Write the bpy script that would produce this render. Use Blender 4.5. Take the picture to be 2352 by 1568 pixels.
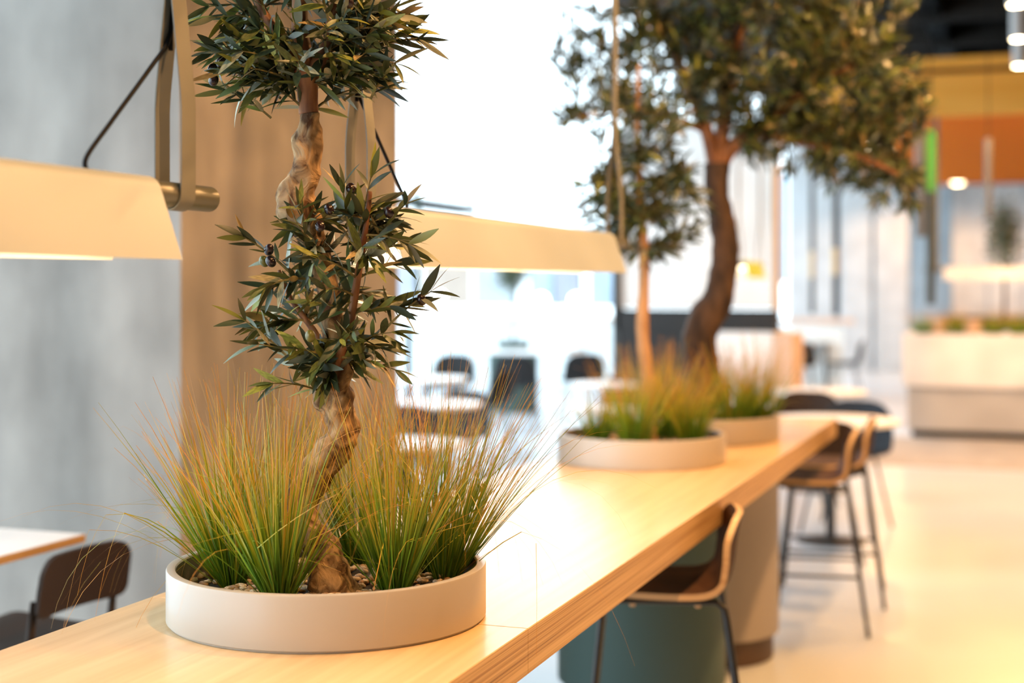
import bpy, math, random
from mathutils import Vector, Matrix, noise
R = math.radians
rng = random.Random(7)
scene = bpy.context.scene
for o in list(bpy.data.objects): bpy.data.objects.remove(o)
COL = scene.collection
# ------------------------------------------------------------------ camera, sky, exposure
YAW = R(19.75)
cam = bpy.data.cameras.new('camera'); camo = bpy.data.objects.new('camera', cam); COL.objects.link(camo)
camo.location = (0, 0, 1.5); camo.rotation_euler = (R(90), 0, YAW)
cam.sensor_width = 36; cam.lens = 50.91; cam.shift_y = -129 / 2352
cam.clip_start = .05; cam.clip_end = 300
cam.dof.use_dof = True; cam.dof.focus_distance = 2.68; cam.dof.aperture_fstop = 1.8; cam.dof.aperture_blades = 0
scene.camera = camo
w = bpy.data.worlds.new('overcast_sky'); scene.world = w; w.use_nodes = True
bg = w.node_tree.nodes['Background']; bg.inputs[0].default_value = (.73, .90, 1, 1); bg.inputs[1].default_value = 4.1
vs = scene.view_settings; vs.view_transform = 'Standard'; vs.look = 'None'; vs.exposure = 0.15; vs.gamma = 1; vs.use_curve_mapping = False
WARM = (1, .53, .20)
SPOT_W = 180.0
LED_STRENGTH = 30.0
cy = scene.cycles; cy.max_bounces = 4; cy.diffuse_bounces = 2; cy.glossy_bounces = 2; cy.transmission_bounces = 2; cy.debug_use_spatial_splits = True; cy.use_light_tree = False; cy.caustics_reflective = False; cy.caustics_refractive = False

# ------------------------------------------------------------------ materials
MATS = {}
def base(name):
    m = bpy.data.materials.new(name); m.use_nodes = True; MATS[name] = m
    return m, m.node_tree, m.node_tree.nodes['Principled BSDF']
def setp(b, rough=.5, metal=0, spec=.5, coat=0, coat_r=.1):
    b.inputs['Roughness'].default_value = rough; b.inputs['Metallic'].default_value = metal
    b.inputs['Specular IOR Level'].default_value = spec
    b.inputs['Coat Weight'].default_value = coat; b.inputs['Coat Roughness'].default_value = coat_r
def N(nt, t, **kw):
    n = nt.nodes.new(t)
    for k, v in kw.items(): setattr(n, k, v)
    return n
def noisy(name, c1, c2, scale=(8, 8, 8), detail=5, rough=.5, metal=0, spec=.5, coat=0, coat_r=.1, bump=0, bumpdist=.002, lo=.35, hi=.65, distort=0):
    """two tones mixed by a stretched noise, with optional fine relief from the same noise"""
    m, nt, b = base(name); setp(b, rough, metal, spec, coat, coat_r)
    tc = N(nt, 'ShaderNodeTexCoord'); mp = N(nt, 'ShaderNodeMapping'); mp.inputs['Scale'].default_value = scale
    nz = N(nt, 'ShaderNodeTexNoise'); nz.inputs['Scale'].default_value = 1; nz.inputs['Detail'].default_value = detail if name.startswith('bark_g') else min(detail, 2.5); nz.inputs['Distortion'].default_value = distort
    cr = N(nt, 'ShaderNodeValToRGB'); e = cr.color_ramp.elements
    e[0].position, e[0].color = lo, (*c1, 1); e[1].position, e[1].color = hi, (*c2, 1)
    L = nt.links.new
    L(tc.outputs['Object'], mp.inputs[0]); L(mp.outputs[0], nz.inputs['Vector']); L(nz.outputs['Fac'], cr.inputs[0]); L(cr.outputs[0], b.inputs['Base Color'])
    if bump:
        bp = N(nt, 'ShaderNodeBump'); bp.inputs['Strength'].default_value = bump; bp.inputs['Distance'].default_value = bumpdist
        L(nz.outputs['Fac'], bp.inputs['Height']); L(bp.outputs[0], b.inputs['Normal'])
    return m
def plain(name, c, rough=.5, metal=0, spec=.5, coat=0, coat_r=.1, var=.06):
    c2 = tuple(min(1, x * (1 + var)) for x in c); c1 = tuple(x * (1 - var) for x in c)
    return noisy(name, c1, c2, (3, 3, 3), 0, rough, metal, spec, coat, coat_r)
def emit(name, c, s, base_c=(.8, .8, .8)):
    m, nt, b = base(name); b.inputs['Base Color'].default_value = (*base_c, 1)
    b.inputs['Emission Color'].default_value = (*c, 1); b.inputs['Emission Strength'].default_value = s
    if name != 'led_warm': m.cycles.emission_sampling = 'NONE'   # seen, but the lamps proper do the lighting
    return m
noisy('veneer', (.62, .41, .20), (.74, .53, .29), (38, 1.6, 38), 6, .42, 0, .5, .35, .22, lo=.3, hi=.7, distort=.4)
# plywood edge: thin plies stacked in z with short dark voids
m, nt, b = base('ply_edge'); setp(b, .5)
tc = N(nt, 'ShaderNodeTexCoord'); mp = N(nt, 'ShaderNodeMapping'); mp.inputs['Scale'].default_value = (1.2, 1.2, 400)
nz = N(nt, 'ShaderNodeTexNoise'); nz.inputs['Scale'].default_value = 1; nz.inputs['Detail'].default_value = 4
cr = N(nt, 'ShaderNodeValToRGB'); e = cr.color_ramp.elements
e[0].position, e[0].color = .36, (.40, .20, .065, 1); e[1].position, e[1].color = .60, (.72, .46, .20, 1)
e2 = cr.color_ramp.elements.new(.30); e2.color = (.10, .05, .02, 1)
nt.links.new(tc.outputs['Object'], mp.inputs[0]); nt.links.new(mp.outputs[0], nz.inputs['Vector']); nt.links.new(nz.outputs['Fac'], cr.inputs[0]); nt.links.new(cr.outputs[0], b.inputs['Base Color'])
bp = N(nt, 'ShaderNodeBump'); bp.inputs['Strength'].default_value = .25; bp.inputs['Distance'].default_value = .001
nt.links.new(nz.outputs['Fac'], bp.inputs['Height']); nt.links.new(bp.outputs[0], b.inputs['Normal'])
# board-marked concrete: soft vertical streaks over blotches
m, nt, b = base('concrete'); setp(b, .75, 0, .3)
tc = N(nt, 'ShaderNodeTexCoord'); outs = []
for sc, det in (((3.2, 3.2, .8), 3), ((2.0, 2.0, 1.7), 3)):
    mp = N(nt, 'ShaderNodeMapping'); mp.inputs['Scale'].default_value = sc
    nz = N(nt, 'ShaderNodeTexNoise'); nz.inputs['Scale'].default_value = 1.6; nz.inputs['Detail'].default_value = det
    nt.links.new(tc.outputs['Object'], mp.inputs[0]); nt.links.new(mp.outputs[0], nz.inputs['Vector']); outs.append(nz)
mx = N(nt, 'ShaderNodeMath', operation='ADD'); nt.links.new(outs[0].outputs['Fac'], mx.inputs[0]); nt.links.new(outs[1].outputs['Fac'], mx.inputs[1])
hv = N(nt, 'ShaderNodeMath', operation='MULTIPLY'); hv.inputs[1].default_value = .5; nt.links.new(mx.outputs[0], hv.inputs[0])
cr = N(nt, 'ShaderNodeValToRGB'); e = cr.color_ramp.elements
e[0].position, e[0].color = .34, (.245, .226, .205, 1); e[1].position, e[1].color = .66, (.41, .38, .345, 1)
nt.links.new(hv.outputs[0], cr.inputs[0]); nt.links.new(cr.outputs[0], b.inputs['Base Color'])
bp = N(nt, 'ShaderNodeBump'); bp.inputs['Strength'].default_value = .15; bp.inputs['Distance'].default_value = .003
nt.links.new(outs[0].outputs['Fac'], bp.inputs['Height']); nt.links.new(bp.outputs[0], b.inputs['Normal'])
noisy('terrazzo', (.54, .58, .63), (.61, .65, .70), (1.2, 1.2, 1.2), 1, .30, 0, .5)
noisy('floor_mat', (.40, .35, .31), (.47, .42, .37), (4, 4, 4), 4, .8)
plain('black_paint', (.012, .011, .011), .6); plain('dark_steel', (.02, .018, .016), .35, 0, .5)
plain('beam_brown', (.05, .035, .025), .7)
noisy('canopy_wood', (.64, .15, .008), (.78, .21, .015), (.8, 14, 14), 2, .85, 0, .06)
noisy('canopy_fascia', (.84, .38, .06), (.90, .45, .09), (.8, 10, 10), 2, .85, 0, .06)
noisy('unseen_wall_brown', (.16, .09, .045), (.24, .14, .07), (1, 1, 6), 2, .6); plain('white_wall', (.92, .92, .92), .6); plain('white_lacquer', (.90, .89, .88), .35); plain('light_grey', (.52, .51, .50), .5); plain('pier_paint', (.56, .58, .60), .6)  # brown of the unseen walls is chosen to cut cool bounce
plain('planter_paint', (.45, .40, .345), .38, 0, .5, .15, .2, .03); plain('planter_inside', (.16, .14, .13), .5)
plain('teal_paint', (.058, .095, .085), .55, 0, .3); plain('beige_paint', (.36, .31, .27), .5); plain('plinth_brown', (.10, .055, .035), .5)
plain('lamp_cream', (.42, .48, .54), .45, 0, .4); plain('lamp_inner', (.88, .86, .80), .5); plain('tube_olive', (.15, .145, .11), .35, .3, .5, .3, .15)
plain('strap_khaki', (.185, .18, .15), .6); plain('cable_black', (.004, .004, .005), .7, 0, .2)
noisy('walnut', (.045, .019, .009), (.080, .034, .016), (3, 40, 3), 2, .65, 0, .12); noisy('pale_ply', (.50, .30, .14), (.66, .43, .22), (4, 4, 90), 4, .45)
plain('brown_plastic', (.034, .017, .008), .55, 0, .25); plain('charcoal_plastic', (.014, .014, .015), .6, 0, .3); plain('navy_plastic', (.018, .028, .045), .6, 0, .3)
plain('soil', (.03, .022, .015), .9); plain('glass_tint', (.84, .92, .94), .2); plain('mid_grey', (.10, .10, .10), .5); plain('dark_olive', (.03, .035, .025), .5)
noisy('bark_gnarly', (.10, .045, .018), (.46, .29, .14), (34, 34, 26), 6, .8, 0, .3, bump=1, bumpdist=.010, lo=.36, hi=.60, distort=.8)
noisy('bark_smooth', (.16, .06, .024), (.34, .15, .06), (50, 50, 12), 6, .6, 0, .3, bump=.4, bumpdist=.002)
noisy('bark_dark', (.030, .018, .012), (.10, .055, .03), (20, 20, 8), 6, .75, 0, .3, bump=.6, bumpdist=.006)
noisy('bark_pale', (.36, .19, .09), (.52, .30, .15), (30, 30, 10), 6, .65, 0, .3, bump=.3, bumpdist=.003)
noisy('twig', (.13, .11, .035), (.24, .19, .06), (60, 60, 60), 3, .6)
for nm, c in dict(leaf_dark=(.040, .055, .022), leaf_mid=(.085, .110, .026), leaf_lime=(.23, .25, .045), leaf_pale=(.27, .29, .20), leaf_tan=(.34, .24, .09)).items():
    noisy(nm, tuple(x * .75 for x in c), tuple(min(1, x * 1.25) for x in c), (6, 30, 6), 0, .42, 0, .5)
plain('olive_black', (.020, .008, .008), .22, 0, .6); plain('olive_green', (.12, .11, .02), .25, 0, .6)
for i, c in enumerate([(.46, .27, .12), (.60, .43, .25), (.36, .20, .09), (.68, .56, .41)]): plain('pebble_%d' % i, c, .55, var=.25)
plain('lime_shade', (.55, .72, .12), .5); plain('peach_panel', (.72, .50, .36), .6); plain('brass', (.55, .38, .16), .3, .8); plain('green_strip', (.06, .30, .03), .5)
emit('led_warm', (1, .78, .48), LED_STRENGTH); emit('bulb_warm', (1, .80, .52), 9); emit('screen_cyan', (.10, .62, 1), 1.3, (.02, .02, .02)); emit('spot_glow', (1, .78, .45), 14); emit('globe_glow', (1, .93, .78), 7)
# grass blades: green at the foot, straw and orange towards the tip (attribute runs along each blade)
m, nt, b = base('grass_blade'); setp(b, .5, 0, .4)
at = N(nt, 'ShaderNodeAttribute', attribute_name='along'); ar = N(nt, 'ShaderNodeAttribute', attribute_name='tint')
ad = N(nt, 'ShaderNodeMath', operation='ADD'); nt.links.new(at.outputs['Fac'], ad.inputs[0]); nt.links.new(ar.outputs['Fac'], ad.inputs[1])
cr = N(nt, 'ShaderNodeValToRGB'); e = cr.color_ramp.elements
e[0].position, e[0].color = .10, (.07, .17, .009, 1); e[1].position, e[1].color = 1.0, (.66, .30, .05, 1)
for p, c in ((.46, (.21, .31, .013, 1)), (.72, (.46, .36, .022, 1))): q = cr.color_ramp.elements.new(p); q.color = c
nt.links.new(ad.outputs[0], cr.inputs[0]); nt.links.new(cr.outputs[0], b.inputs['Base Color'])
b.inputs['Subsurface Weight'].default_value = 0

# ------------------------------------------------------------------ mesh helpers
class MB:
    def __init__(s): s.v = []; s.f = []; s.m = []; s.attr = {}
    def add(s, vs, fs, mi=0):
        o = len(s.v); s.v += [tuple(p) for p in vs]; s.f += [tuple(i + o for i in q) for q in fs]; s.m += [mi] * len(fs)
    def box(s, x0, x1, y0, y1, z0, z1, mi=0, bev=0):
        if bev <= 0:
            s.add([(x, y, z) for z in (z0, z1) for y in (y0, y1) for x in (x0, x1)],
                  [(0, 2, 3, 1), (4, 5, 7, 6), (0, 1, 5, 4), (2, 6, 7, 3), (0, 4, 6, 2), (1, 3, 7, 5)], mi); return
        # chamfered top and bottom rims
        def ring(d, z): return [(x0 + d, y0 + d, z), (x1 - d, y0 + d, z), (x1 - d, y1 - d, z), (x0 + d, y1 - d, z)]
        vs = ring(bev, z0) + ring(0, z0 + bev) + ring(0, z1 - bev) + ring(bev, z1)
        fs = [(3, 2, 1, 0), (12, 13, 14, 15)]
        for k in range(3):
            for i in range(4): a = k * 4 + i; c = k * 4 + (i + 1) % 4; fs.append((a, c, c + 4, a + 4))
        s.add(vs, fs, mi)
    def lathe(s, prof, n=48, c=(0, 0), mi=0, closed=False):
        vs = []; fs = []; k = len(prof)
        for i in range(n):
            a = 2 * math.pi * i / n
            for r, z in prof: vs.append((c[0] + r * math.cos(a), c[1] + r * math.sin(a), z))
        for i in range(n):
            j = (i + 1) % n
            for q in range(k if closed else k - 1):
                q2 = (q + 1) % k; fs.append((i * k + q, j * k + q, j * k + q2, i * k + q2))
        if not closed:
            if prof[0][0] > 1e-5: fs.append(tuple(i * k for i in range(n))[::-1])
            if prof[-1][0] > 1e-5: fs.append(tuple(i * k + k - 1 for i in range(n)))
        s.add(vs, fs, mi)
    def tube(s, path, rad, n=10, mi=0, caps=True, wob=0, sub=1, seed=0, ws=18):
        P = [Vector(p) for p in path]; rad = list(rad) if hasattr(rad, '__len__') else [rad] * len(P)
        if sub > 1: P, rad = spline(P, rad, sub)
        u = None; vs = []; fs = []
        for i, p in enumerate(P):
            t = (P[min(i + 1, len(P) - 1)] - P[max(i - 1, 0)]).normalized()
            if u is None: u = t.orthogonal().normalized()
            else: u = (u - t * u.dot(t)).normalized()
            v = t.cross(u)
            for k in range(n):
                a = 2 * math.pi * k / n; d = u * math.cos(a) + v * math.sin(a); r = rad[i]
                if wob:
                    q = p + d * r
                    r *= 1 + wob * (noise.noise(q * ws + Vector((seed, 0, 0))) + .6 * noise.noise(q * ws * 2.6 + Vector((0, seed, 3))))
                vs.append(p + d * r)
        for i in range(len(P) - 1):
            for k in range(n): j = (k + 1) % n; fs.append((i * n + k, i * n + j, (i + 1) * n + j, (i + 1) * n + k))
        if caps: fs.append(tuple(range(n))[::-1]); fs.append(tuple((len(P) - 1) * n + k for k in range(n)))
        s.add(vs, fs, mi)
    def build(s, name, mats, parent=None, smooth=False, loc=None):
        me = bpy.data.meshes.new(name); me.from_pydata(s.v, [], s.f)
        for m in (mats if isinstance(mats, (list, tuple)) else [mats]): me.materials.append(MATS[m])
        me.polygons.foreach_set('material_index', s.m)
        if smooth: me.polygons.foreach_set('use_smooth', [True] * len(s.f))
        for k, vals in s.attr.items():
            a = me.attributes.new(k, 'FLOAT', 'POINT'); a.data.foreach_set('value', vals)
        me.update(); o = bpy.data.objects.new(name, me); COL.objects.link(o)
        if parent: o.parent = parent
        if loc: o.location = loc
        return o
def spline(P, rad, sub):
    Q = []; r2 = []
    for i in range(len(P) - 1):
        p0, p1, p2, p3 = P[max(i - 1, 0)], P[i], P[i + 1], P[min(i + 2, len(P) - 1)]
        for k in range(sub):
            t = k / sub; t2 = t * t; t3 = t2 * t
            Q.append(.5 * ((2 * p1) + (p2 - p0) * t + (2 * p0 - 5 * p1 + 4 * p2 - p3) * t2 + (3 * p1 - p0 - 3 * p2 + p3) * t3)); r2.append(rad[i] * (1 - t) + rad[i + 1] * t)
    Q.append(P[-1]); r2.append(rad[-1]); return Q, r2
def smooth_angle(o, ang=40):
    me = o.data; me.polygons.foreach_set('use_smooth', [True] * len(me.polygons)); me.set_sharp_from_angle(angle=R(ang)); return o
def tag(o, label=None, cat=None, group=None, kind=None):
    for k, v in (('label', label), ('category', cat), ('group', group), ('kind', kind)):
        if v: o[k] = v
    return o
def thing(name, label, cat, loc, rz=0, group=None):
    o = bpy.data.objects.new(name, None); COL.objects.link(o); o.empty_display_size = .05
    o.location = loc; o.rotation_euler = (0, 0, rz); return tag(o, label, cat, group)
def clone(o, parent=None):
    c = o.copy(); COL.objects.link(c); c.parent = parent
    for ch in list(o.children): clone(ch, c)
    return c
def dup(o, loc, rz, label):
    c = clone(o); c.location = loc; c.rotation_euler = (0, 0, rz); c['label'] = label; return c
def bx(name, mat, x0, x1, y0, y1, z0, z1, parent=None, bev=0):
    mb = MB(); mb.box(x0, x1, y0, y1, z0, z1, 0, bev); return mb.build(name, mat, parent)
def struct(o): o['kind'] = 'structure'; return o

# ------------------------------------------------------------------ the setting
struct(bx('floor', 'terrazzo', -34, 12, -9, 60, -.1, 0))
struct(bx('trim_1', 'floor_mat', -2.6, 12, 12.42, 14.76, .0005, .005))
struct(bx('wall_left', 'concrete', -4.5, -2.766, 4.319, 6.14, 0, 5.0, bev=.004))
struct(bx('wall_right_added', 'unseen_wall_brown', 9, 9.2, -9, 32, 0, 5.0))  # unseen wall, added to shut out cool sky light from the right
struct(bx('wall_rear_added', 'unseen_wall_brown', -4.5, 9, -9, -8.8, 0, 5.0))  # unseen wall behind the camera, added against cool sky light and bounce
ceil = struct(bx('ceiling', 'black_paint', -4.5, 9.2, -9, 32, 5.0, 5.15))
for i in range(9): bx('beam', 'beam_brown', -4.4, 9, 15.5 + i * 1.9, 15.68 + i * 1.9, 4.55, 4.85, ceil)
for y in (13.4, 14.1, 14.75, 15.25): bx('outrigger', 'beam_brown', -7, -4.4, y - .04, y + .04, 5.0, 5.12, ceil)
for x in (-2.6, -1.2, .3, 2): bx('service_duct', 'dark_steel', x, x + .22, 14, 31, 4.6, 4.98, ceil)
# far wall of the hall, in bays between white piers
back = struct(bx('wall_back', 'pier_paint', -3.9, 9, 30.5, 30.7, 0, 5.0))
for k, (x, wd) in enumerate([(-5.75, .3), (-4.1, .82), (-3.15, .50), (-2.58, .56)]):
    struct(bx('trim_%d' % (k + 2), 'pier_paint', x, x + wd, 26.0, 26.5, 0, 4.98))
# bright building across the atrium
atr = struct(bx('wall_atrium', 'light_grey', -7.30, -7.20, 10.5, 18.653, 4.46, 4.54))
bx('frame_post', 'white_wall', -7.28, -7.22, 18.6, 18.66, 0, 4.46, atr); bx('frame_post', 'white_wall', -7.28, -7.22, 10.5, 10.56, 0, 4.46, atr)
bx('dark_fascia', 'black_paint', -7.4, -7.2, 16.2, 18.5, 2.47, 2.60, atr)
# shop fronts far across the atrium
sf = thing('shop_front', 'pale row of shop fronts far across the bright atrium below the pendant lamp', 'shop', (0, 23, 0))
plain('shop_peach', (.42, .33, .27), .7); plain('shop_blue', (.40, .50, .62), .6); plain('shop_lilac', (.37, .38, .43), .7); plain('shop_pale', (.43, .47, .49), .7)
bx('lower_wall', 'shop_pale', -10.6, -6.3, 0, .2, 0, .9, sf)
for x0, x1, m_ in ((-10.5, -10.05, 'shop_lilac'), (-9.9, -8.95, 'shop_peach'), (-8.9, -8.2, 'shop_pale'), (-7.95, -7.55, 'shop_blue'), (-7.5, -7.05, 'shop_lilac'), (-6.9, -6.45, 'shop_blue')): bx('window_bay', m_, x0, x1, 0, .15, 1.15, 2.35, sf)
bx('shop_fascia', 'shop_pale', -10.6, -6.3, -.05, .2, 2.35, 2.5, sf)
# balustrade across the atrium edge
def balustrade():
    t = thing('glass_balustrade', 'long pale glass balustrade with a wooden handrail across the bright atrium', 'railing', (-6.5, 19.5, 0))
    for i in range(7):
        bx('glass_pane', 'glass_tint', -4.2 + i * 1.2, -3.05 + i * 1.2, -.01, .01, .06, .95, t)
        bx('post', 'light_grey', -4.24 + i * 1.2, -4.2 + i * 1.2, -.03, .03, 0, 1.0, t)
    bx('handrail', 'peach_panel', -4.3, 4.3, -.035, .035, 1.0, 1.06, t)
balustrade()

# ------------------------------------------------------------------ wooden canopy
can = thing('timber_canopy', 'orange timber canopy with a slatted soffit above the white serving counter', 'canopy', (0, 0, 3.2))
bx('core', 'black_paint', -2.2, 8, 15.25, 25.6, .06, .5, can)
bx('fascia', 'canopy_fascia', -2.25, 8, 15.12, 15.25, 0, .42, can)
bx('top_lip', 'canopy_fascia', -2.3, 8, 15.04, 15.25, .47, .57, can)
bx('side_fascia', 'canopy_fascia', -2.25, -2.2, 15.25, 25.6, 0, .5, can)
sl = None
for i in range(39):
    y = 15.27 + i * .265
    if sl is None: sl = bx('slat', 'canopy_wood', -2.2, 8, 0, .24, 0, .06, can); sl.location = (0, y, 0)
    else: c = clone(sl, can); c.location = (0, y, 0)
def downlight(x, y, label):
    t = thing('recessed_downlight', label, 'ceiling light', (x, y, 3.185))
    mb = MB(); mb.lathe([(0, -.03), (.06, -.024), (.10, -.005), (.11, .012)], 24); mb.build('lens', 'spot_glow', t, True)
    ld = bpy.data.lights.new('lamp', 'SPOT'); ld.energy = 130; ld.color = WARM; ld.shadow_soft_size = .08; ld.spot_size = R(172); ld.spot_blend = .3; lo = bpy.data.objects.new('lamp', ld); COL.objects.link(lo); lo.parent = t; lo.location = (0, 0, -.05)
    mb = MB(); mb.lathe([(.11, 0), (.14, 0), (.14, .014), (.11, .014)], 24, closed=True); mb.build('rim', 'brass', t)
downlight(-1.853, 18.14, 'round warm downlight in the timber canopy seen through the leaves, nearest the camera')
downlight(-1.95, 24.05, 'round warm downlight at the far left of the timber canopy')
downlight(1.2, 18.14, 'added unseen warm downlight in the timber canopy beyond the right picture edge, over the counter')  # unseen extra, added so warm bounce off the floor colours the soffit
downlight(1.2, 22.5, 'added unseen warm downlight in the timber canopy beyond the right picture edge, at the back')  # second unseen extra, also put in to warm the soffit
downlight(-1.15, 24.9, 'round warm downlight at the far edge of the timber canopy beside the green pole')

# ------------------------------------------------------------------ communal table
TX, TZ = -1.264, .875
tab = thing('communal_table', 'long counter-height oak table with thick plywood edge carrying three planters', 'table', (TX, 0, 0))
def slab(y0, y1):
    mb = MB(); mb.box(-.4, .4, y0, y1, TZ - .084, TZ, 0, .0015)
    # sides take the plywood edge, top and bottom the veneer
    mb.m = [0, 0] + [1] * 8 + [0] * 4
    return mb.build('tabletop', ['veneer', 'ply_edge'], tab)
slab(.1, 2.4925); slab(2.4938, 6.928)
def pedestal(x, y, body):
    mb = MB(); mb.lathe([(.298, .105), (.298, TZ - .0845)], 64); p = smooth_angle(mb.build('pedestal', body, tab)); p.location = (x - TX, y, 0)
    mb = MB(); mb.lathe([(.275, .001), (.275, .104)], 64); smooth_angle(mb.build('plinth', 'plinth_brown', p))
PL = [(-1.258, 2.47), (-1.312, 5.02), (-1.26, 5.85)]
pedestal(*PL[0], 'beige_paint'); pedestal(*PL[1], 'teal_paint'); pedestal(*PL[2], 'beige_paint')

# ------------------------------------------------------------------ planters, gravel, grass
def planter(x, y, label):
    t = thing('round_planter', label, 'planter', (x, y, TZ), 0, 'beige round planters on the communal table')
    mb = MB(); mb.lathe([(.296, .0005), (.296, .003), (.30, .005), (.30, .0965), (.2985, .0995), (.296, .1), (.286, .1), (.2835, .0995), (.282, .0965)], 96)
    mb.f = mb.f[:-2]; mb.m = mb.m[:-2]; smooth_angle(mb.build('ring', 'planter_paint', t), 35)
    mb = MB(); mb.lathe([(.282, .0965), (.282, .02), (0, .02)], 96); mb.f = [q for q in mb.f if len(q) == 4]; mb.m = mb.m[:len(mb.f)]
    smooth_angle(mb.build('liner', 'planter_inside', t), 35)
    return t
planter(*PL[0], 'beige ring planter closest to the camera, around the knotted olive tree')
planter(*PL[1], 'beige ring planter in the middle of the table, around the slim pale trunk')
planter(*PL[2], 'beige ring planter near the far table end, around the thick dark trunk')
GZ = TZ + .062
def pebble_mesh(seed):
    mb = MB(); r = random.Random(seed); n, k = 8, 5; vs = [(0, 0, -.6)]; fs = []
    for i in range(1, k):
        a = math.pi * i / k
        for j in range(n):
            b_ = 2 * math.pi * j / n; q = 1 + r.uniform(-.09, .09)
            vs.append((math.sin(a) * math.cos(b_) * q, math.sin(a) * math.sin(b_) * .78 * q, -.6 * math.cos(a) * q))
    vs.append((0, 0, .6)); top = len(vs) - 1
    for j in range(n):
        j2 = (j + 1) % n; fs.append((0, 1 + j2, 1 + j)); fs.append((top, top - n + j, top - n + j2))
        for i in range(k - 2): fs.append((1 + i * n + j, 1 + i * n + j2, 1 + (i + 1) * n + j2, 1 + (i + 1) * n + j))
    mb.add(vs, fs); return mb
def gravel(ix, label, individual):
    x, y = PL[ix]; t = thing('gravel_bed', label, 'gravel', (x, y, TZ + .021), 0, 'gravel beds in the planters')
    mb = MB(); mb.lathe([(.0, .032), (.14, .030), (.279, .026), (.279, 0)], 48); smooth_angle(mb.build('soil', 'soil', t))
    pm = []
    for k in range(8):
        o = pebble_mesh(k); o = o.build('pebble', 'pebble_%d' % (k % 4), None, True); pm.append(o.data); bpy.data.objects.remove(o)
    r = random.Random(50 + ix); merged = MB(); cnt = 0
    for k in range(520):
        a = r.uniform(0, 6.283); d = .27 * math.sqrt(r.random()); s = r.uniform(.006, .0115)
        p = Vector((d * math.cos(a), d * math.sin(a), .036 + r.uniform(-.002, .006)))
        M = Matrix.Translation(p) @ Matrix.Rotation(r.uniform(0, 6.28), 4, 'Z') @ Matrix.Rotation(r.uniform(-.5, .5), 4, 'X') @ Matrix.Diagonal((s * 1.25, s, s, 1))
        me = pm[r.randrange(8)]
        front = p.dot(Vector((.338, -.941, 0))) > -.06
        if individual and front and cnt < 290:
            o = bpy.data.objects.new('pebble', me); COL.objects.link(o); o.parent = t; o.matrix_local = M; cnt += 1
        else:
            mi = [m.name for m in bpy.data.materials if m.name.startswith('pebble')].index(me.materials[0].name)
            merged.add([M @ v.co for v in me.vertices], [tuple(q.vertices) for q in me.polygons], mi)
    tag(merged.build('pebbles', ['pebble_0', 'pebble_1', 'pebble_2', 'pebble_3'], t, True), kind='stuff')
gravel(0, 'tan pebbles filling the nearest planter around the knotted olive trunk', True)
gravel(1, 'pebbles in the middle planter around the slim pale trunk', False)
gravel(2, 'pebbles in the far planter around the thick dark trunk', False)

def tuft(loc, n, h, label, group, seed, lean=(0, 0), spread=1.0, droop=1.0, width=.0030, long_tips=0, rad=.022):
    r = random.Random(seed); mb = MB(); al = []; ti = []
    for k in range(n + long_tips):
        far = k >= n
        a = r.uniform(0, 6.283); q = r.random() ** .6
        p = Vector((rad * q * math.cos(a), rad * q * math.sin(a), -.012))
        a2 = a + r.uniform(-.5, .5); tilt = (.08 + .42 * q * r.random() ** .7) * spread + (.35 if far else 0)
        d = Vector((math.sin(tilt) * math.cos(a2) + lean[0], math.sin(tilt) * math.sin(a2) + lean[1], math.cos(tilt))).normalized()
        L = h * (r.uniform(.55, 1.08) if not far else r.uniform(1.0, 1.35)); seg = 7 if not far else 11
        g = r.uniform(.1, .55) * droop * (4.2 if far else 1.0)
        side = d.cross(Vector((r.uniform(-1, 1), r.uniform(-1, 1), .2))).normalized()
        kink = r.random() < (.12 if not far else .5); ki = r.randrange(3, seg); w0 = width * r.uniform(.55, 1.15) * (.7 if far else 1); tn = r.gauss(0, .13) + (.2 if far else 0) + (.35 if r.random() < .08 else 0)
        vs = []; fs = []
        for i in range(seg + 1):
            t = i / seg; wd = w0 * (.75 + .5 * t if t < .35 else max(.16, 1.06 - .95 * t))
            vs += [p - side * wd / 2, p + side * wd / 2]; al += [t, t]; ti += [tn, tn]
            d = (d + Vector((0, 0, -g * t * .28)) + Vector((r.gauss(0, .02), r.gauss(0, .02), 0))).normalized()
            if kink and i == ki: d = (d + Vector((r.uniform(-.9, .9), r.uniform(-.9, .9), -r.uniform(.3, 1.2)))).normalized()
            p = p + d * (L / seg)
            if i < seg: fs.append((2 * i, 2 * i + 1, 2 * i + 3, 2 * i + 2))
        mb.add(vs, fs)
    mb.attr = {'along': al, 'tint': ti}
    return tag(mb.build('grass_tuft', 'grass_blade', None, False, loc), label, 'grass', group)
g1 = 'grass tufts in the nearest planter'
T1 = [((-1.44, 2.425), 230, .40, 'wispy grass tuft at the left rim of the nearest planter', (-.12, -.05), 34),
      ((-1.285, 2.33), 300, .37, 'fullest green grass tuft at the front of the nearest planter, left of the root', (-.03, -.03), 14),
      ((-1.105, 2.44), 290, .39, 'green grass tuft at the front of the nearest planter, right of the root', (.03, 0), 10),
      ((-1.07, 2.60), 220, .43, 'orange-tipped grass tuft at the right rim of the nearest planter', (.14, .06), 30),
      ((-1.45, 2.58), 180, .41, 'grass tuft behind the left rim tuft in the nearest planter', (-.06, .02), 4),
      ((-1.30, 2.68), 180, .42, 'grass tuft at the back of the nearest planter, behind the trunk', (0, .03), 2),
      ((-1.14, 2.67), 180, .44, 'tall straw-coloured grass tuft at the back right of the nearest planter', (.03, .03), 3)]
for k, (p, n, h, lb, ln, far) in enumerate(T1): tuft((p[0], p[1], GZ), n, h, lb, g1, 100 + k, ln, 1.25, 1.0, .0037, far)
g2 = 'grass tufts in the middle planter'
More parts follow.
